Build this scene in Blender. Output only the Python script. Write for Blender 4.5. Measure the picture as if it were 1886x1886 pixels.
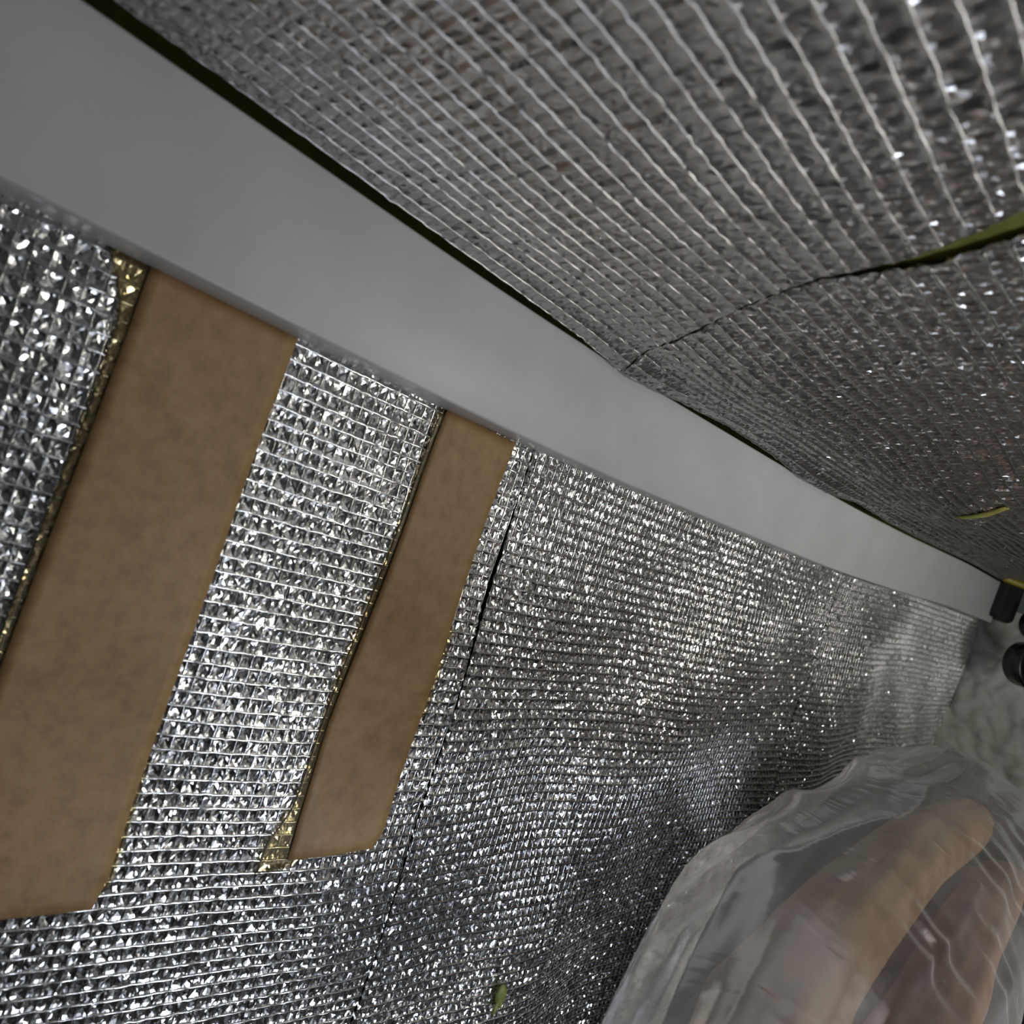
import bpy, math, random
import numpy as np
from mathutils import Vector, Matrix, noise

scn = bpy.context.scene
for o in list(bpy.data.objects):
    bpy.data.objects.remove(o)
COL = scn.collection
S = 0.22                      # one drawing unit in metres (camera to front of the white trim)
rng = np.random.default_rng(7)

# ------------------------------------------------------------------ camera
RIGHT = Vector((.67443, -.65724, .33643)); UP = Vector((-.22095, .25512, .94133)); FWD = Vector((.70450, .70919, -.02684))
cam = bpy.data.cameras.new('camera')
cam.sensor_width = 36; cam.lens = 36 * 1400 / 1886
cam.clip_start = .005; cam.clip_end = 50
cam.dof.use_dof = True; cam.dof.focus_distance = 1.75 * S; cam.dof.aperture_fstop = 15
cam_o = bpy.data.objects.new('camera', cam); COL.objects.link(cam_o)
m = Matrix((RIGHT, UP, -FWD)).transposed().to_4x4()
cam_o.matrix_world = m
scn.camera = cam_o

# ------------------------------------------------------------------ light
scn.view_settings.view_transform = 'Standard'; scn.view_settings.look = 'None'
scn.view_settings.exposure = 0; scn.view_settings.gamma = 1
world = bpy.data.worlds.new('world'); scn.world = world; world.use_nodes = True
world.node_tree.nodes['Background'].inputs[0].default_value = (.9, 1, 1, 1)
world.node_tree.nodes['Background'].inputs[1].default_value = .03

def lamp(name, loc, target, size, power, color):
    l = bpy.data.lights.new(name, 'AREA'); l.shape = 'DISK'; l.size = size * S; l.energy = power; l.color = color
    o = bpy.data.objects.new(name, l); COL.objects.link(o)
    o.location = Vector(loc) * S
    d = (Vector(target) - Vector(loc)).normalized()
    o.rotation_euler = d.to_track_quat('-Z', 'Y').to_euler()
    return o
lamp('room_lamp', (2.4, -1.5, .02), (2.4, 1.1, -.2), .6, 1.05, (1, .975, .90))
lamp('cool_fill_lamp', (1.45, -.85, -1.3), (1.5, 1.1, -.7), .45, .80, (.80, .87, 1))  # unseen cool lamp, added low down to brighten the lower wall

# ------------------------------------------------------------------ materials
def mat(name):
    m_ = bpy.data.materials.new(name); m_.use_nodes = True
    nt = m_.node_tree; b = nt.nodes['Principled BSDF']
    return m_, nt, b
def nz(nt, scale, detail=4, rough=.6, vec=None):
    n = nt.nodes.new('ShaderNodeTexNoise'); n.inputs['Scale'].default_value = scale
    n.inputs['Detail'].default_value = detail; n.inputs['Roughness'].default_value = rough
    if vec is not None: nt.links.new(vec, n.inputs['Vector'])
    return n
def coords(nt):
    return nt.nodes.new('ShaderNodeTexCoord').outputs['Object']
def ramp(nt, fac, stops):
    r = nt.nodes.new('ShaderNodeValToRGB'); e = r.color_ramp.elements
    e[0].position, e[0].color = stops[0][0], (*stops[0][1], 1)
    e[1].position, e[1].color = stops[-1][0], (*stops[-1][1], 1)
    for p, c in stops[1:-1]:
        k = e.new(p); k.color = (*c, 1)
    nt.links.new(fac, r.inputs[0]); return r.outputs[0]
def bump(nt, b, h, strength, dist):
    n = nt.nodes.new('ShaderNodeBump'); n.inputs['Strength'].default_value = strength; n.inputs['Distance'].default_value = dist
    nt.links.new(h, n.inputs['Height']); nt.links.new(n.outputs[0], b.inputs['Normal'])

def foil_mat(name, rough, tint):
    m_, nt, b = mat(name); v = coords(nt)
    c = ramp(nt, nz(nt, 60, 2, .5, v).outputs[0], [(.3, tuple(x * .94 for x in tint)), (.7, tint)])
    nt.links.new(c, b.inputs['Base Color'])
    b.inputs['Metallic'].default_value = 1; b.inputs['Roughness'].default_value = rough
    bump(nt, b, nz(nt, 700, 2, .5, v).outputs[0], .15, .0004)
    return m_
M_FOIL = foil_mat('foil', .22, (.80, .79, .77))
M_THREAD = foil_mat('thread_foil', .22, (.86, .86, .84))
M_FOIL_TOP = foil_mat('shaded_foil', .30, (.58, .565, .545))  # same foil as the wall, overhead dimness put into a darker tint
M_THREAD_TOP = foil_mat('shaded_thread_foil', .28, (.54, .53, .52))  # ceiling threads, darkened the same way for the dimmer light there

M_PLASTIC, nt, b = mat('white_plastic'); v = coords(nt)
c = ramp(nt, nz(nt, 26, 5, .6, v).outputs[0], [(.3, (.53, .52, .515)), (.55, (.575, .565, .56)), (.8, (.59, .585, .59))])
nt.links.new(c, b.inputs['Base Color']); b.inputs['Roughness'].default_value = .42

M_PAPER, nt, b = mat('brown_release_paper'); v = coords(nt)
c = ramp(nt, nz(nt, 130, 9, .72, v).outputs[0], [(.25, (.28, .16, .060)), (.5, (.42, .255, .110)), (.78, (.52, .335, .165))])
nt.links.new(c, b.inputs['Base Color']); b.inputs['Roughness'].default_value = .55
bump(nt, b, nz(nt, 2600, 3, .6, v).outputs[0], .35, .0003)

def film_mat(name, tint, opac, rough=.15, body=(.8, .8, .8), glossw=.25, glossk=1., ripple=None):
    m_ = bpy.data.materials.new(name); m_.use_nodes = True; nt = m_.node_tree; nt.nodes.clear()
    out = nt.nodes.new('ShaderNodeOutputMaterial')
    tr = nt.nodes.new('ShaderNodeBsdfTransparent'); tr.inputs[0].default_value = (*tint, 1)
    df = nt.nodes.new('ShaderNodeBsdfDiffuse'); df.inputs[0].default_value = (*body, 1)
    tl = nt.nodes.new('ShaderNodeBsdfTranslucent'); tl.inputs[0].default_value = (*body, 1)
    gl = nt.nodes.new('ShaderNodeBsdfGlossy'); gl.inputs['Roughness'].default_value = rough
    m1 = nt.nodes.new('ShaderNodeMixShader'); m1.inputs[0].default_value = .35
    nt.links.new(df.outputs[0], m1.inputs[1]); nt.links.new(tl.outputs[0], m1.inputs[2])
    m2 = nt.nodes.new('ShaderNodeMixShader'); m2.inputs[0].default_value = opac
    if ripple:                                                # film seen edge-on is a longer path through it
        lw = nt.nodes.new('ShaderNodeLayerWeight'); lw.inputs[0].default_value = .5
        pw = nt.nodes.new('ShaderNodeMath'); pw.operation = 'POWER'; pw.inputs[1].default_value = 2.2; nt.links.new(lw.outputs['Facing'], pw.inputs[0])
        ma = nt.nodes.new('ShaderNodeMath'); ma.operation = 'MULTIPLY_ADD'; ma.inputs[1].default_value = .62; ma.inputs[2].default_value = opac; ma.use_clamp = True
        nt.links.new(pw.outputs[0], ma.inputs[0]); nt.links.new(ma.outputs[0], m2.inputs[0])
    nt.links.new(tr.outputs[0], m2.inputs[1]); nt.links.new(m1.outputs[0], m2.inputs[2])
    fr = nt.nodes.new('ShaderNodeLayerWeight'); fr.inputs[0].default_value = glossw
    mu = nt.nodes.new('ShaderNodeMath'); mu.operation = 'MULTIPLY'; mu.inputs[1].default_value = glossk; nt.links.new(fr.outputs['Fresnel'], mu.inputs[0])
    m3 = nt.nodes.new('ShaderNodeMixShader'); nt.links.new(mu.outputs[0], m3.inputs[0])
    nt.links.new(m2.outputs[0], m3.inputs[1]); nt.links.new(gl.outputs[0], m3.inputs[2])
    if ripple:
        mp = nt.nodes.new('ShaderNodeMapping'); mp.inputs['Scale'].default_value = ripple; nt.links.new(coords(nt), mp.inputs[0])
        n_ = nz(nt, 1.0, 3, .5, mp.outputs[0]); n_.inputs['Distortion'].default_value = .6
        bp = nt.nodes.new('ShaderNodeBump'); bp.inputs['Strength'].default_value = .3; bp.inputs['Distance'].default_value = .004
        nt.links.new(n_.outputs[0], bp.inputs['Height'])
        for x_ in (gl, fr, df): nt.links.new(bp.outputs[0], x_.inputs['Normal'])
    nt.links.new(m3.outputs[0], out.inputs[0]); return m_
M_GLUE = film_mat('yellow_adhesive', (.97, .92, .78), .10, .25, (.5, .42, .25), .2)
M_BAG = film_mat('clear_polythene', (.98, .98, .98), .07, .13, (.80, .78, .76), .3, .5, (38, 15, 15))

M_FOAM, nt, b = mat('olive_foam'); v = coords(nt)
c = ramp(nt, nz(nt, 120, 5, .6, v).outputs[0], [(.3, (.20, .19, .03)), (.7, (.32, .30, .06))])
nt.links.new(c, b.inputs['Base Color']); b.inputs['Roughness'].default_value = .85

M_PLASTER, nt, b = mat('pale_plaster'); v = coords(nt)
c = ramp(nt, nz(nt, 70, 8, .65, v).outputs[0], [(.25, (.50, .50, .38)), (.45, (.64, .65, .57)), (.6, (.70, .71, .66)), (.8, (.78, .78, .73))])
nt.links.new(c, b.inputs['Base Color']); b.inputs['Roughness'].default_value = .8
bump(nt, b, nz(nt, 400, 6, .7, v).outputs[0], .6, .002)

def cloth_mat(name, cols):
    m_, nt, b = mat(name); v = coords(nt)
    c = ramp(nt, nz(nt, 22, 5, .6, v).outputs[0], cols)
    nt.links.new(c, b.inputs['Base Color']); b.inputs['Roughness'].default_value = .8
    bump(nt, b, nz(nt, 300, 4, .6, v).outputs[0], .3, .001); return m_
M_TAN = cloth_mat('tan_cloth', [(.3, (.34, .17, .09)), (.5, (.62, .41, .25)), (.75, (.78, .60, .42))])
M_TAN2 = cloth_mat('pink_brown_cloth', [(.3, (.26, .13, .09)), (.55, (.52, .33, .23)), (.8, (.66, .47, .34))])
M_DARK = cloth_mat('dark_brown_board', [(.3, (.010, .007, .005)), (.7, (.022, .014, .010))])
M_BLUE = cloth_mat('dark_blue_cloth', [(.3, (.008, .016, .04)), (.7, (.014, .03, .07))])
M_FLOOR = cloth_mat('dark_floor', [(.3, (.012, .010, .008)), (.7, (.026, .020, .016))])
M_BLACK, nt, b = mat('black_plastic'); b.inputs['Base Color'].default_value = (.006, .006, .007, 1); b.inputs['Roughness'].default_value = .25
M_YEL, nt, b = mat('yellow_green_sleeve'); b.inputs['Base Color'].default_value = (.32, .27, .03, 1); b.inputs['Roughness'].default_value = .4
M_RED, nt, b = mat('dark_red_plastic'); b.inputs['Base Color'].default_value = (.10, .018, .014, 1); b.inputs['Roughness'].default_value = .4
M_LEAF, nt, b = mat('leaf_green'); v = coords(nt)
c = ramp(nt, nz(nt, 300, 3, .6, v).outputs[0], [(.3, (.13, .16, .03)), (.7, (.24, .28, .08))])
nt.links.new(c, b.inputs['Base Color']); b.inputs['Roughness'].default_value = .6

# ------------------------------------------------------------------ mesh helpers (drawing units, scaled by S here)
def obj(name, V, F, material, parent=None, smooth=False, label=None, cat=None, kind=None, group=None):
    me = bpy.data.meshes.new(name)
    V = np.asarray(V, dtype=np.float32) * S
    if isinstance(F, np.ndarray):
        n = F.shape[1]
        me.vertices.add(len(V)); me.vertices.foreach_set('co', V.ravel())
        me.loops.add(F.size); me.loops.foreach_set('vertex_index', F.ravel().astype(np.int32))
        me.polygons.add(len(F))
        me.polygons.foreach_set('loop_start', np.arange(0, F.size, n, dtype=np.int32))
        me.update(calc_edges=True); me.validate()
    else:
        me.from_pydata(V.tolist(), [], F); me.update()
    me.polygons.foreach_set('use_smooth', np.full(len(me.polygons), smooth))
    me.materials.append(material)
    o = bpy.data.objects.new(name, me); COL.objects.link(o)
    if parent: o.parent = parent
    if label: o['label'] = label
    if cat: o['category'] = cat
    if kind: o['kind'] = kind
    if group: o['group'] = group
    return o
def empty(name, label, cat, group=None, loc=(0, 0, 0)):
    o = bpy.data.objects.new(name, None); COL.objects.link(o); o.empty_display_size = .01
    o['label'] = label; o['category'] = cat
    if group: o['group'] = group
    return o
def grid_faces(nu, nv, wrap=False):
    i = np.arange(nu - 1)[:, None]; j = np.arange(nv if wrap else nv - 1)[None, :]
    j2 = (j + 1) % nv
    a = i * nv + j; b_ = (i + 1) * nv + j; c_ = (i + 1) * nv + j2; d = i * nv + j2
    return np.stack([a, b_, c_, d], -1).reshape(-1, 4)
def box(x0, x1, y0, y1, z0, z1):
    V = [(x, y, z) for x in (x0, x1) for y in (y0, y1) for z in (z0, z1)]
    F = [(0, 1, 3, 2), (4, 6, 7, 5), (0, 4, 5, 1), (2, 3, 7, 6), (0, 2, 6, 4), (1, 5, 7, 3)]
    return V, F

# large-scale shape of the place
BX = np.array([-.6, 0, .4, .8, 1.2, 1.7, 2.4, 3.0, 3.8, 4.6, 5.2]); BZ = np.array([.055, .035, .018, .002, -.004, 0, .008, .03, .07, .09, .1])
def bow(x):                                    # the trim board and everything hung along it bows a little
    xs = np.asarray(x, float)
    return (np.interp(xs - .12, BX, BZ) + np.interp(xs, BX, BZ) + np.interp(xs + .12, BX, BZ)) / 3
def sm(x, a, b_):
    t = np.clip((x - a) / (b_ - a), 0, 1); return t * t * (3 - 2 * t)
WALL_Y = 1.13
def wall_bulge(x, z):                          # slack in the wall foil, positive = towards the room
    d = x - .6 * z
    h = .010 * np.sin(2.6 * x + 1.9 * z + .4) + .007 * np.sin(5.3 * x - 3.1 * z + 1.1)
    h += .030 * sm(x, 1.2, 1.9) * (.5 + .5 * np.sin(2 * np.pi * (d - 2.15) / 1.05)) * sm(-z, -.15, .35)
    h += .012 * sm(x, .2, .6) * sm(-z, .55, .95) * np.sin(4.0 * (x + .8 * z))
    h += .006 * np.sin(11 * x + 4 * z) * np.sin(7 * z + 2 * x)
    return h * sm(-z, -.16, .12)
def wall_pt(x, z, off=0.):
    x = np.asarray(x, float); z = np.asarray(z, float)
    return np.stack([x + 0 * z, WALL_Y - wall_bulge(x, z) - off + 0 * z, z + bow(x)], -1)
CT = .123
GX = [-.6, .3, .8, 1.0, 1.17, 1.35, 1.55, 1.8, 2.0, 2.2, 2.4, 2.7, 5.2]; GZ = [.005, .003, -.002, -.008, -.022, -.008, .000, -.006, -.020, -.016, .002, -.006, -.006]
def ceil_sag(x, s):                            # s = distance from the trim; negative hangs down
    g = np.interp(x, GX, GZ)
    h = g * np.exp(-(s / .05) ** 2) + (1 - np.exp(-(s / .05) ** 2)) * .012
    h += -.018 * np.exp(-(((x - 1.35) / .3) ** 2 + ((s - .2) / .16) ** 2))
    h += .024 * np.exp(-(((x - 1.5) / .35) ** 2 + ((s - .55) / .2) ** 2))
    h += -.03 * np.exp(-(((x - 2.2) / .4) ** 2 + ((s - .35) / .2) ** 2))
    h += .006 * np.sin(6 * x + 5 * s) * np.sin(4 * x - 9 * s + 1) * sm(s, .02, .2)
    return h
def ceil_pt(x, s, off=0.):
    x = np.asarray(x, float); s = np.asarray(s, float)
    z = .305 + .012 + CT * s + ceil_sag(x, s) + bow(x) * np.exp(-s * .8) - off
    return np.stack([x + 0 * s, .988 - s + 0 * x, z], -1)

# ------------------------------------------------------------------ embossed net foil
SUB = 4
def foil_sheet(pt, x0, y0, cu, cv, nu, nv, cell, clamp=None, seed=0, depth=.30, groove=None):
    """cells of cu x cv; pt(x, y, off) puts them on the surface. Every cell is a crumpled little pan."""
    r = np.random.default_rng(seed)
    Nu, Nv = nu * SUB + 1, nv * SUB + 1
    I, J = np.meshgrid(np.arange(Nu), np.arange(Nv), indexing='ij')
    a = (I % SUB) / SUB; b_ = (J % SUB) / SUB
    ci = np.minimum(I // SUB, nu - 1); cj = np.minimum(J // SUB, nv - 1)
    dep = r.uniform(.75, 1.2, (nu, nv)) * depth
    dep[r.random((nu, nv)) < .06] *= -.5
    mdist = np.minimum(np.minimum(a, 1 - a), np.minimum(b_, 1 - b_)) * 2
    ax = r.uniform(-.08, .08, (nu, nv)); ay = r.uniform(-.08, .08, (nu, nv))
    h = -dep[ci, cj] * mdist + r.normal(0, .13 * depth, (Nu, Nv)) * (mdist > 0)
    row = (J % SUB == 0); colm = (I % SUB == 0)
    h = np.where(colm & ~row, (-.25 * depth if groove is None else -groove) + r.normal(0, .1 * depth, (Nu, Nv)), h)
    h = np.where(row, r.normal(0, .015, (Nu, Nv)), h)
    jw = (mdist > 0)
    uu = I / SUB + (ax[ci, cj] * mdist + r.normal(0, .035, (Nu, Nv))) * jw
    vv = J / SUB + (ay[ci, cj] * mdist + r.normal(0, .035, (Nu, Nv))) * jw
    x = x0 + uu * cu; y = y0 + vv * cv
    beyond = np.zeros_like(x, bool)
    if clamp is not None:
        lo, hi = clamp(y)
        beyond = (x < lo) | (x > hi); x = np.clip(x, lo, hi)
    P = pt(x, y, h * cell)
    q = grid_faces(Nu, Nv)
    if clamp is not None:
        q = q[~beyond.ravel()[q].all(1)]
    flip = r.random(len(q)) < .5
    t1 = np.where(flip[:, None], q[:, [0, 1, 2]], q[:, [0, 1, 3]]); t2 = np.where(flip[:, None], q[:, [0, 2, 3]], q[:, [1, 2, 3]])
    return P.reshape(-1, 3), np.concatenate([t1, t2])
def tubes(pt, lines, rad, cell, lift, seed, sides=5):
    """threads: every line is a list of (x, y); a small tube is run along it just proud of the sheet."""
    r = np.random.default_rng(seed); VV = []; FF = []; n0 = 0
    for L in lines:
        n = len(L)
        if n < 3: continue
        base = pt(L[:, 0], L[:, 1], 0.) ; outw = pt(L[:, 0], L[:, 1], 1.) - base
        T = np.gradient(base, axis=0); T /= np.linalg.norm(T, axis=1)[:, None] + 1e-12
        B = np.cross(T, outw); B /= np.linalg.norm(B, axis=1)[:, None]
        O = np.cross(B, T)
        rr = rad * r.uniform(.65, 1.3, n)[:, None]
        cen = base + O * (lift + r.normal(0, .02 * cell, n)[:, None]) + B * r.normal(0, .02 * cell, n)[:, None]
        ring = [cen + (B * math.cos(k) + O * math.sin(k)) * rr for k in np.linspace(0, 2 * math.pi, sides, endpoint=False)]
        VV.append(np.stack(ring, 1).reshape(-1, 3)); FF.append(grid_faces(n, sides, True) + n0); n0 += n * sides
    return np.concatenate(VV), np.concatenate(FF)
def thread_lines(x0, y0, cu, cv, nu, nv, clamp, rows=True, step=2):
    L = []
    if rows:
        for j in range(nv + 1):
            x = x0 + np.arange(nu * step + 1) * cu / step; y = np.full_like(x, y0 + j * cv)
            if clamp is not None:
                lo, hi = clamp(y); k = (x >= lo) & (x <= hi); x, y = x[k], y[k]
            L.append(np.stack([x, y], 1))
    else:
        for i in range(nu + 1):
            y = y0 + np.arange(nv * step + 1) * cv / step; x = np.full_like(y, x0 + i * cu)
            if clamp is not None:
                lo, hi = clamp(y); k = (x >= lo) & (x <= hi); x, y = x[k], y[k]
            L.append(np.stack([x, y], 1))
    return L
def foil_thing(name, pt, x0, y0, cu, cv, nu, nv, clamp, label, seed, group=None, depth=.20, th=.085, groove=None):
    cell = abs(cv)
    root = empty(name, label, 'insulation', group)
    V, F = foil_sheet(pt, x0, y0, cu, cv, nu, nv, cell, clamp, seed, depth, groove)
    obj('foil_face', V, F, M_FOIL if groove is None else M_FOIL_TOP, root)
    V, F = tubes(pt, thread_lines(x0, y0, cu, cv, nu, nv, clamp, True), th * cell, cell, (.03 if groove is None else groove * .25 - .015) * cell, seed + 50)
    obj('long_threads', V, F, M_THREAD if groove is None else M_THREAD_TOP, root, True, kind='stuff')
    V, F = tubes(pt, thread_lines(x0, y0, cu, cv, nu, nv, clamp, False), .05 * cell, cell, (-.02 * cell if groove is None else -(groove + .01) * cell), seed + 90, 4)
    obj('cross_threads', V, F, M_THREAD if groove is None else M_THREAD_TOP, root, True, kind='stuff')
    return root

# ------------------------------------------------------------------ the setting
V, F = box(-1.2, 5.3, 1.2, 1.3, -1.85, .75); obj('wall_back', V, F, M_FOAM, kind='structure', label='olive foam wall behind the silver foil, showing in the slits', cat='wall')
xg, sg = np.meshgrid(np.linspace(-.6, 4.9, 60), np.linspace(.02, 1.22, 24), indexing='ij')
lo = ceil_pt(xg, sg, -.010).reshape(-1, 3); hi = lo + np.array([0, 0, .06]); G = grid_faces(60, 24); N = len(lo)
rim = [i * 24 for i in range(60)] + [59 * 24 + j for j in range(1, 24)] + [i * 24 + 23 for i in range(58, -1, -1)] + list(range(22, 0, -1))
F = [list(map(int, q)) for q in G] + [[int(x) + N for x in q[::-1]] for q in G] + [[p, p + N, q + N, q] for p, q in zip(rim, rim[1:] + rim[:1])]
obj('ceiling', np.concatenate([lo, hi]), F, M_FOAM, kind='structure', label='olive foam ceiling behind the overhead foil, showing in the slit', cat='ceiling')
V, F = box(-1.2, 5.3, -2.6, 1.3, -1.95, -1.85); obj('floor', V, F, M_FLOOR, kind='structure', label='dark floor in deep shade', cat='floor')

# white trim between wall foil and ceiling foil
def trim():
    prof = []
    y0, y1, z0, z1, rr = 1.0, 1.165, .098, .305, .0045
    for cy, cz, a0 in ((y0 + rr, z0 + rr, 180), (y1 - rr, z0 + rr, 270), (y1 - rr, z1 - rr, 0), (y0 + rr, z1 - rr, 90)):
        for k in range(4):
            t = math.radians(a0 + k * 30); prof.append((cy + rr * math.cos(t), cz + rr * math.sin(t)))
    n = len(prof); xs = np.linspace(-.7, 4.5, 120); V = []
    for x in xs:
        bb = float(bow(x))
        for y, z in prof: V.append((x, y, z + bb))
    F = [list(map(int, f)) for f in grid_faces(len(xs), n, True)] + [list(range(n)), list(range(len(V) - n, len(V)))[::-1]]
    return V, F
V, F = trim()
o = obj('trim_1', V, F, M_PLASTIC, smooth=True, kind='structure', label='long white plastic trim board running between wall foil and ceiling foil', cat='trim')
o.data.set_sharp_from_angle(angle=math.radians(40))

# wall foil: three sheets with two upright joints
seam1 = lambda z: 1.128 - .04 * np.asarray(z, float)
seam2 = lambda z: 2.845 - .05 * np.asarray(z, float)
slit = lambda z: .004 + .010 * np.exp(-((np.asarray(z, float) + .17) / .12) ** 2)
CU, CV = .0212, .0250
NVW = 69
foil_thing('foil_wall_sheet', wall_pt, -.6168, .115, CU, -CV, 85, NVW, lambda z: (z * 0 - 9, seam1(z) - slit(z)),
           'silver net foil sheet on the wall carrying the two brown tape strips', 11)
foil_thing('foil_wall_sheet', wall_pt, 1.10, .128, CU * .985, -CV, 87, NVW, lambda z: (seam1(z), seam2(z) - .004),
           'silver net foil sheet on the wall, middle one, right of the brown tapes', 12)
foil_thing('foil_wall_sheet', wall_pt, 2.80, .12, CU * 1.01, -CV, 100, NVW - 8, lambda z: (seam2(z), z * 0 + 4.86 + .03 * np.sin(9 * z)),
           'farthest silver net foil sheet on the wall, ending at the pale plaster', 13)

# ceiling foil: two sheets with a slanting slit between them
SS = [0, .038, .42, .48, .61, .715, .95, 1.6]; SXC = [1.14, 1.12, .925, .898, .872, .825, .745, .55]
seamc = lambda s: np.interp(s, SS, SXC)
gapc = lambda s: .004 + .05 * sm(np.asarray(s, float), .42, .85)
CCU, CCV = .0235, .0290
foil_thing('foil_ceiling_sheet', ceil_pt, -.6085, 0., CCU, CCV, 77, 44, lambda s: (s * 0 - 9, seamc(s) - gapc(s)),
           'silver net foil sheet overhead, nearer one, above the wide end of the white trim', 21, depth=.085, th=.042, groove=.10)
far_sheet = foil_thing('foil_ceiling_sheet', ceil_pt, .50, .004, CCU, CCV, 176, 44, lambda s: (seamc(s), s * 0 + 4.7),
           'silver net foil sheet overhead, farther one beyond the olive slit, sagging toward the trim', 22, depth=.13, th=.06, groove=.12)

# ------------------------------------------------------------------ double-sided tape: brown paper over a yellow adhesive film
def strip(pt, left, right, n, offl, offr, m_, name, parent, thick=.0025, nu=14, hump=0.):
    """left/right: polylines (x, z) from top to bottom"""
    def res(L):
        L = np.array(L, float); t = np.r_[0, np.cumsum(np.linalg.norm(np.diff(L, axis=0), axis=1))]
        q = np.linspace(0, t[-1], n); return np.stack([np.interp(q, t, L[:, 0]), np.interp(q, t, L[:, 1])], 1)
    A, B = res(left), res(right); k = np.linspace(0, 1, nu)[None, :, None]
    P = A[:, None] * (1 - k) + B[:, None] * k
    off = offl * (1 - k[..., 0]) + offr * k[..., 0] + hump * np.sin(np.pi * k[..., 0])
    f = pt(P[..., 0], P[..., 1], off); bk = pt(P[..., 0], P[..., 1], off - thick)
    V = np.concatenate([f.reshape(-1, 3), bk.reshape(-1, 3)]); N = n * nu
    F = [list(map(int, q)) for q in grid_faces(n, nu)] + [[int(x) + N for x in q[::-1]] for q in grid_faces(n, nu)]
    rim = [i * nu for i in range(n)] + [(n - 1) * nu + j for j in range(1, nu)] + [i * nu + nu - 1 for i in range(n - 2, -1, -1)] + [j for j in range(nu - 2, 0, -1)]
    for p, q in zip(rim, rim[1:] + rim[:1]): F.append([p, p + N, q + N, q])
    return obj(name, V, F, m_, parent, True)
t1 = empty('tape_strip', 'wide brown paper tape strip on the foil, leftmost of the two', 'tape', 'brown tape strips on the wall foil')
pap = strip(wall_pt, [(.318, .10), (.312, -.1), (.305, -.44), (.30, -.6), (.295, -.865)], [(.545, .10), (.541, -.05), (.537, -.4), (.538, -.65), (.540, -.80), (.532, -.852)], 46, .0075, .011, M_PAPER, 'release_paper', t1)
strip(wall_pt, [(.262, .10), (.288, .06), (.300, .02), (.300, -.1), (.291, -.44), (.286, -.86)], [(.40, .10), (.40, -.86)], 46, .0042, .0042, M_GLUE, 'adhesive_film', t1, .001)
strip(wall_pt, [(.50, -.60), (.50, -.85)], [(.546, -.60), (.553, -.82)], 10, .0042, .0042, M_GLUE, 'adhesive_film', t1, .001, 5)
t2 = empty('tape_strip', 'narrower brown paper tape strip on the foil, ending in a slanted cut', 'tape', 'brown tape strips on the wall foil')
strip(wall_pt, [(.868, .10), (.860, -.1), (.852, -.34), (.842, -.52), (.845, -.70), (.850, -.783)], [(1.056, .095), (1.05, -.1), (1.046, -.33), (1.052, -.6), (1.056, -.735), (1.042, -.772)], 44, .0075, .011, M_PAPER, 'release_paper', t2)
strip(wall_pt, [(.858, .10), (.848, -.12), (.838, -.34), (.829, -.52), (.825, -.68), (.797, -.75), (.797, -.81)], [(.90, .10), (.90, -.34), (.89, -.7), (.872, -.80)], 44, .0042, .0042, M_GLUE, 'adhesive_film', t2, .001)
strip(wall_pt, [(1.0, -.30), (1.0, -.5)], [(1.066, -.30), (1.066, -.5)], 10, .0042, .0042, M_GLUE, 'adhesive_film', t2, .001, 5)

strip(ceil_pt, [(2.33, .30), (2.21, .385), (2.10, .46)], [(2.34, .31), (2.24, .395), (2.115, .47)], 10, .004, .004, M_FOAM, 'torn_slit', far_sheet, .003, 4)

# ------------------------------------------------------------------ far end: lumpy pale plaster
def fbm(P, sc, oct=4):
    return np.array([noise.fractal(Vector(p) * sc, 1.0, 2.0, oct) for p in P])
n1, n2 = 110, 120
Yg, Zg = np.meshgrid(np.linspace(1.19, -.35, n1), np.linspace(.30, -.9, n2), indexing='ij')
P = np.stack([np.full_like(Yg, 4.93), Yg, Zg], -1).reshape(-1, 3)
nn = fbm(P, 5.5); n3 = fbm(P + 7, 17, 3)
P[:, 0] -= .05 + .025 * nn + .018 * n3 + .10 * np.clip(P[:, 1] - .95, 0, 1) * (1 + nn)
back = P.copy(); back[:, 0] = 5.25
G = grid_faces(n1, n2); N = len(P)
rim = [i * n2 for i in range(n1)] + [(n1 - 1) * n2 + j for j in range(1, n2)] + [i * n2 + n2 - 1 for i in range(n1 - 2, -1, -1)] + list(range(n2 - 2, 0, -1))
F = [list(map(int, q)) for q in G] + [[int(x) + N for x in q[::-1]] for q in G] + [[p, p + N, q + N, q] for p, q in zip(rim, rim[1:] + rim[:1])]
obj('wall_right', np.concatenate([P, back]), F, M_PLASTER, smooth=True, kind='structure', label='rough pale plaster wall at the far end of the foil', cat='wall')

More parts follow.
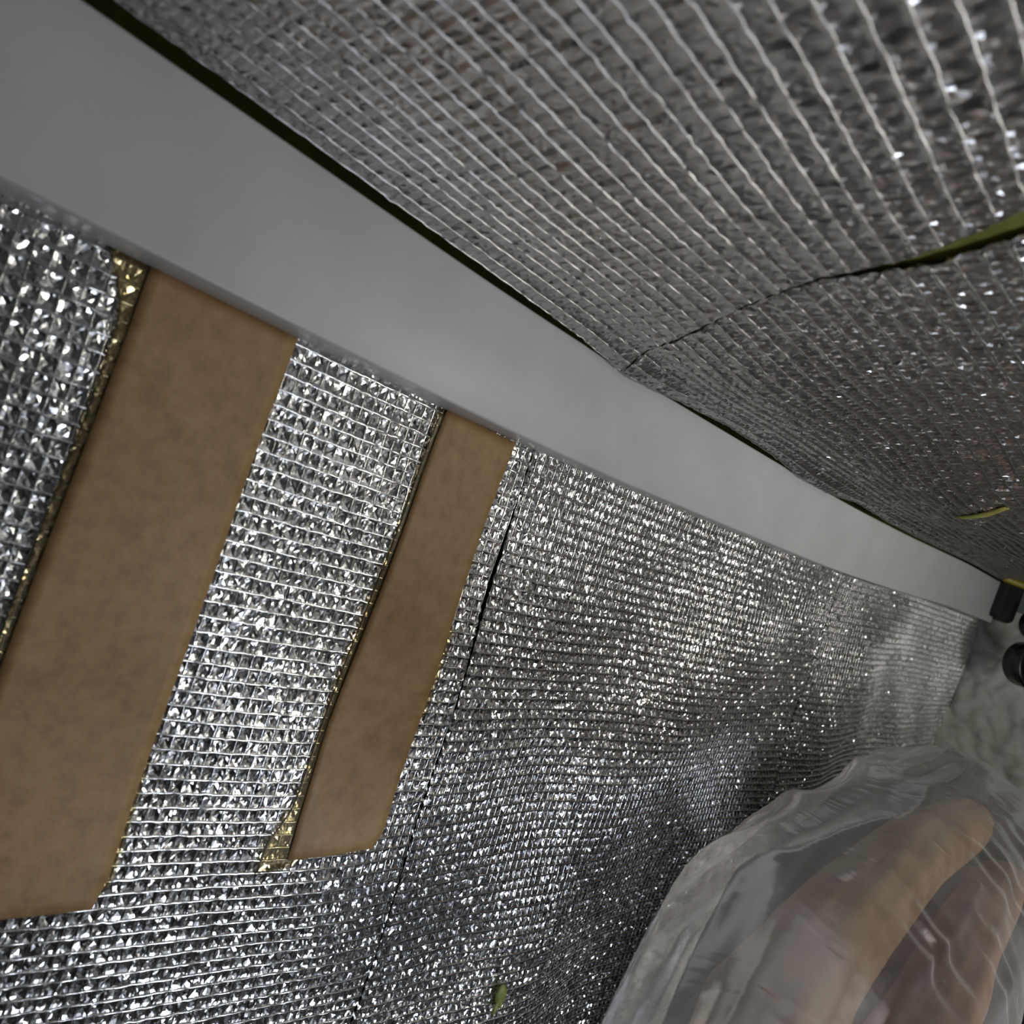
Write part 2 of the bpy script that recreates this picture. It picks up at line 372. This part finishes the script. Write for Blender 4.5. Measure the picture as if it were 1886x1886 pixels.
# ------------------------------------------------------------------ rounded solids
def lathe(prof, n=40, axis=(0, 0, 1), loc=(0, 0, 0)):
    q = Vector((0, 0, 1)).rotation_difference(Vector(axis)); V = []
    for r_, z in prof:
        for k in range(n):
            a = 2 * math.pi * k / n; V.append(tuple(Vector(loc) + q @ Vector((r_ * math.cos(a), r_ * math.sin(a), z))))
    F = [list(map(int, f)) for f in grid_faces(len(prof), n, True)] + [list(range(n)), list(range(len(V) - n, len(V)))[::-1]]
    return V, F
def tube_path(pts, rad, sides=12, sub=8):
    pts = [Vector(p) for p in pts]; c = []
    for i in range(len(pts) - 1):
        p0, p1, p2, p3 = pts[max(i - 1, 0)], pts[i], pts[i + 1], pts[min(i + 2, len(pts) - 1)]
        for k in range(sub):
            t = k / sub
            c.append(.5 * ((2 * p1) + (p2 - p0) * t + (2 * p0 - 5 * p1 + 4 * p2 - p3) * t * t + (3 * p1 - p0 - 3 * p2 + p3) * t ** 3))
    c.append(pts[-1]); V = []
    for i, p in enumerate(c):
        T = (c[min(i + 1, len(c) - 1)] - c[max(i - 1, 0)]).normalized(); A = T.cross(Vector((.1, .2, 1))).normalized(); B = T.cross(A)
        for k in range(sides):
            a = 2 * math.pi * k / sides; V.append(tuple(p + rad * (A * math.cos(a) + B * math.sin(a))))
    F = [list(map(int, f)) for f in grid_faces(len(c), sides, True)] + [list(range(sides)), list(range(len(V) - sides, len(V)))[::-1]]
    return V, F

# black round cap at the right edge, red knob, yellow-green sleeve
V, F = box(4.40, 4.72, .95, 1.19, .215, .50)  # added dark block in place of the shade where the trim fades out
o = obj('end_shade_block', V, F, M_DARK, label='added dark block standing in for shade over the far tip of the white trim', cat='shade block')
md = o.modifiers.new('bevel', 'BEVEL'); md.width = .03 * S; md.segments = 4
ax = (-.62, -.75, .1)
cap = empty('round_cap', 'black round plastic cap with a shiny rim beside the end of the white trim', 'cap')
V, F = lathe([(.05, -.10), (.11, -.09), (.115, 0), (.110, .012), (.04, .016), (.012, .018)], 40, ax, (4.48, .75, .05)); obj('cap_body', V, F, M_BLACK, cap, True)
V, F = lathe([(.100, 0), (.124, 0), (.130, .012), (.124, .024), (.112, .026), (.100, .016), (.100, 0)], 48, ax, (4.47, .74, .051)); obj('rim', V, F, M_BLACK, cap, True)
V, F = lathe([(.05, -.12), (.07, -.10), (.075, .02), (.06, .05), (.02, .06)], 24, ax, (4.5, .77, .25)); obj('upper_lobe', V, F, M_BLACK, cap, True)
V, F = tube_path([(4.30, .97, .405), (4.34, .90, .40), (4.36, .82, .40), (4.38, .6, .40)], .016); obj('wire_sleeve', V, F, M_YEL, smooth=True, label='yellow green wire sleeve at the tip of the white trim', cat='wire')
V, F = lathe([(.02, -.2), (.045, -.19), (.05, -.02), (.04, .02), (.015, .03)], 20, (-.9, .35, -.2), (4.45, .695, -.63)); obj('red_knob', V, F, M_RED, smooth=True, label='dark red knob at the right edge above the plastic bag', cat='knob')

def chip():
    V = []; n, m2 = 12, 10
    for i in range(n):
        a = math.pi * (i + .5) / n
        for j in range(m2):
            q = 2 * math.pi * j / m2; d = Vector((math.sin(a) * math.cos(q), math.cos(a), math.sin(a) * math.sin(q)))
            w = 1 + .35 * noise.noise(d * 2.3); V.append((4.83 + d.x * .02 * w, .80 + d.y * .045 * w, -.58 + d.z * .02 * w))
    return V, [list(map(int, f)) for f in grid_faces(n, m2, True)] + [list(range(m2)), list(range(len(V) - m2, len(V)))[::-1]]
V, F = chip(); obj('bark_chip', V, F, M_DARK, smooth=True, label='small dark brown chip on the pale plaster above the bag', cat='chip')

# ------------------------------------------------------------------ the bag and what is in it
def roll(name, path, rads, label, m_, seed, flat=.8):
    pts = [Vector(p) for p in path]; n, sides = 70, 40
    t = np.linspace(0, 1, n); k = np.linspace(0, 1, len(pts)); A = np.array([list(p) for p in pts])
    C = np.stack([np.interp(t, k, A[:, i]) for i in range(3)], 1)
    for _ in range(6): C[1:-1] = (C[:-2] + C[1:-1] * 2 + C[2:]) / 4
    R = np.interp(t, np.linspace(0, 1, len(rads)), rads) * np.sqrt(np.clip(1 - (2 * t - 1) ** 16, 0.0004, 1))
    V = []
    for i in range(n):
        T = Vector(C[min(i + 1, n - 1)] - C[max(i - 1, 0)]).normalized(); U = Vector((0, 0, 1)); B = T.cross(U).normalized(); U = B.cross(T)
        for j in range(sides):
            a = 2 * math.pi * j / sides
            d = B * math.cos(a) + U * math.sin(a) * flat
            w = 1 + .10 * noise.noise(Vector((math.cos(a) * 1.5, math.sin(a) * 1.5, t[i] * 5 + seed))) - .30 * max(0, .30 - abs(noise.noise(Vector((math.cos(a) * 2.2, math.sin(a) * 2.2, t[i] * 1.6 + seed * 3))))) + .06 * noise.noise(Vector((math.cos(a) * 4, math.sin(a) * 4, t[i] * 9 + seed * 2)))
            V.append(tuple(Vector(C[i]) + d * (R[i] * w)))
    F = [list(map(int, f)) for f in grid_faces(n, sides, True)] + [list(range(sides)), list(range(len(V) - sides, len(V)))[::-1]]
    return obj(name, V, F, m_, smooth=True, label=label, cat='cloth', group='rolls inside the plastic bag')
roll('cloth_roll', [(1.02, .31, -.70), (1.27, .38, -.640), (1.66, .43, -.60), (2.22, .485, -.53), (3.05, .52, -.49)], [.075, .10, .10, .092, .085], 'tan rolled cloth in the plastic bag, uppermost one', M_TAN, 3)
roll('cloth_roll', [(1.04, .165, -.745), (1.30, .213, -.705), (1.70, .25, -.665), (2.16, .305, -.61), (2.80, .355, -.56)], [.060, .077, .076, .072, .066], 'pinkish brown rolled cloth in the plastic bag, at the dark right side', M_TAN2, 8)

roll('cloth_roll', [(1.1, .285, -.80), (1.30, .315, -.79), (1.70, .345, -.755), (2.18, .40, -.70), (2.9, .45, -.625)], [.03, .046, .046, .042, .036], 'thin dark brown rolled cloth in the plastic bag, down between the other two', M_TAN2, 15)
def bag():
    n, sides = 240, 160
    t = np.linspace(0, 1, n); k = [0, .3, .65, .85, 1]
    C = np.stack([np.interp(t, k, [.55, 1.3, 2.2, 2.75, 3.2]), np.interp(t, k, [.20, .345, .445, .49, .525]), np.interp(t, k, [-.78, -.665, -.57, -.53, -.49])], 1)
    for _ in range(20): C[1:-1] = (C[:-2] + C[1:-1] * 2 + C[2:]) / 4
    V = np.zeros((n, sides, 3))
    th = np.linspace(0, 2 * math.pi, sides, endpoint=False)
    for i in range(n):
        e = math.sqrt(max(1 - max(0, (t[i] - .78) / .22) ** 2.6, .003)) * (.60 + .40 * float(sm(t[i], .02, .34)))   # gathered at the near end
        for j in range(sides):
            c_, s_ = math.cos(th[j]), math.sin(th[j])
            fl = max(0, c_ * .8 + s_ * .6) ** 3 * float(sm(t[i], .1, .4))                      # loose film stands up on the wall side
            q = Vector((c_ * 1.9, s_ * 1.9, t[i] * 3.2))
            r1 = 1 - abs(noise.noise(q * 1.3)) * 2; r2 = 1 - abs(noise.noise(Vector((c_ * 3.4, s_ * 3.4, t[i] * 5 + 9)))) * 2
            r3 = noise.noise(Vector((c_ * 7, s_ * 7, t[i] * 9 + 3)))
            w = 1.0 + .03 * r1 + .03 * max(r2, -.2) + .010 * r3 + fl * (.12 + .12 * r1 + .06 * r2)
            for t0, th0, ph in ((.24, 2.5, 0), (.37, 2.1, 1), (.46, 2.65, 2), (.58, 2.25, 3), (.70, 2.5, 4)):
                w += .03 * math.exp(-((t[i] - t0) / .035) ** 2 - ((th[j] - th0) / .35) ** 2) * math.sin(150 * (t[i] - t0) + 3.5 * (th[j] - th0) + ph)
            V[i, j] = C[i] + np.array([.02 * r2, c_ * .25 * w * e, s_ * .205 * w * e])
    F = grid_faces(n, sides, True)
    F = [list(map(int, f)) for f in F] + [list(range((n - 1) * sides, n * sides))]
    return V.reshape(-1, 3), F
V, F = bag()
obj('plastic_bag', V, F, M_BAG, smooth=True, label='crinkled clear plastic bag lying along the lower right corner with tan rolls inside', cat='bag')

# dark box the bag rests on, a dark box behind it and a blue cloth beside it
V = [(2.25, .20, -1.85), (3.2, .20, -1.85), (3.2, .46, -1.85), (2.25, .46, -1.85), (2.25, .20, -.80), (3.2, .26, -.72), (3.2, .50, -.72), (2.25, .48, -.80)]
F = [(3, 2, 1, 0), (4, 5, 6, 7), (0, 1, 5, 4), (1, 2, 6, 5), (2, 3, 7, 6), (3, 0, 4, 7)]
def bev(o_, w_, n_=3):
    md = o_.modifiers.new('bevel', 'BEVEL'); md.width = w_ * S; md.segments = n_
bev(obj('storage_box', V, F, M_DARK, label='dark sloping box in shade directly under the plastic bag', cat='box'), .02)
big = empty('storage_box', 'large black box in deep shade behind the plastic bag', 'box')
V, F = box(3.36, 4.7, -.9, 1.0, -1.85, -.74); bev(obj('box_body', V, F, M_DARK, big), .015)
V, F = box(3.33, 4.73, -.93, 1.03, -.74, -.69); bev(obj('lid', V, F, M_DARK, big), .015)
n1, n2 = 40, 30
xg, yg = np.meshgrid(np.linspace(1.9, 3.25, n1), np.linspace(-.5, .12, n2), indexing='ij')
ed = np.minimum(np.minimum(xg - 1.9, 3.25 - xg), np.minimum(yg + .5, .12 - yg))
zt = -1.10 - .10 * np.exp(-ed / .04) + .015 * np.sin(9 * xg + 5 * yg) + .01 * np.sin(21 * yg - 4 * xg)
top = np.stack([xg, yg, zt], -1).reshape(-1, 3); bot = top.copy(); bot[:, 2] = -1.85
G = grid_faces(n1, n2); N = len(top)
rim = [i * n2 for i in range(n1)] + [(n1 - 1) * n2 + j for j in range(1, n2)] + [i * n2 + n2 - 1 for i in range(n1 - 2, -1, -1)] + list(range(n2 - 2, 0, -1))
F = [list(map(int, q[::-1])) for q in G] + [[int(x) + N for x in q] for q in G] + [[q, q + N, p + N, p] for p, q in zip(rim, rim[1:] + rim[:1])]
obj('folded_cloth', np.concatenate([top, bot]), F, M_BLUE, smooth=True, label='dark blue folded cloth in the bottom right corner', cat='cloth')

# leaf fleck stuck to the foil
lf = empty('leaf_fleck', 'small green leaf scrap stuck to the lower wall foil', 'leaf')
def leaf(cx, cz, L, W, ang, name):
    V = []; n = 9
    for k in range(n):
        t = k / (n - 1); ww = W * math.sin(math.pi * min(max(t, .04), .97)) ** .8
        for s_ in (-1, 0, 1):
            lx, lz = s_ * ww, (t - .5) * L
            x = cx + lx * math.cos(ang) - lz * math.sin(ang); z = cz + lx * math.sin(ang) + lz * math.cos(ang)
            V.append(tuple(wall_pt(x, z, .016 + (.004 if s_ == 0 else 0))))
    F = [list(map(int, f)) for f in grid_faces(n, 3)]
    o_ = obj(name, V, F, M_LEAF, lf, True); md_ = o_.modifiers.new('thick', 'SOLIDIFY'); md_.thickness = .0005
leaf(1.612, -1.215, .065, .018, .25, 'leaf_blade'); leaf(1.606, -1.248, .035, .008, -.15, 'leaf_blade')
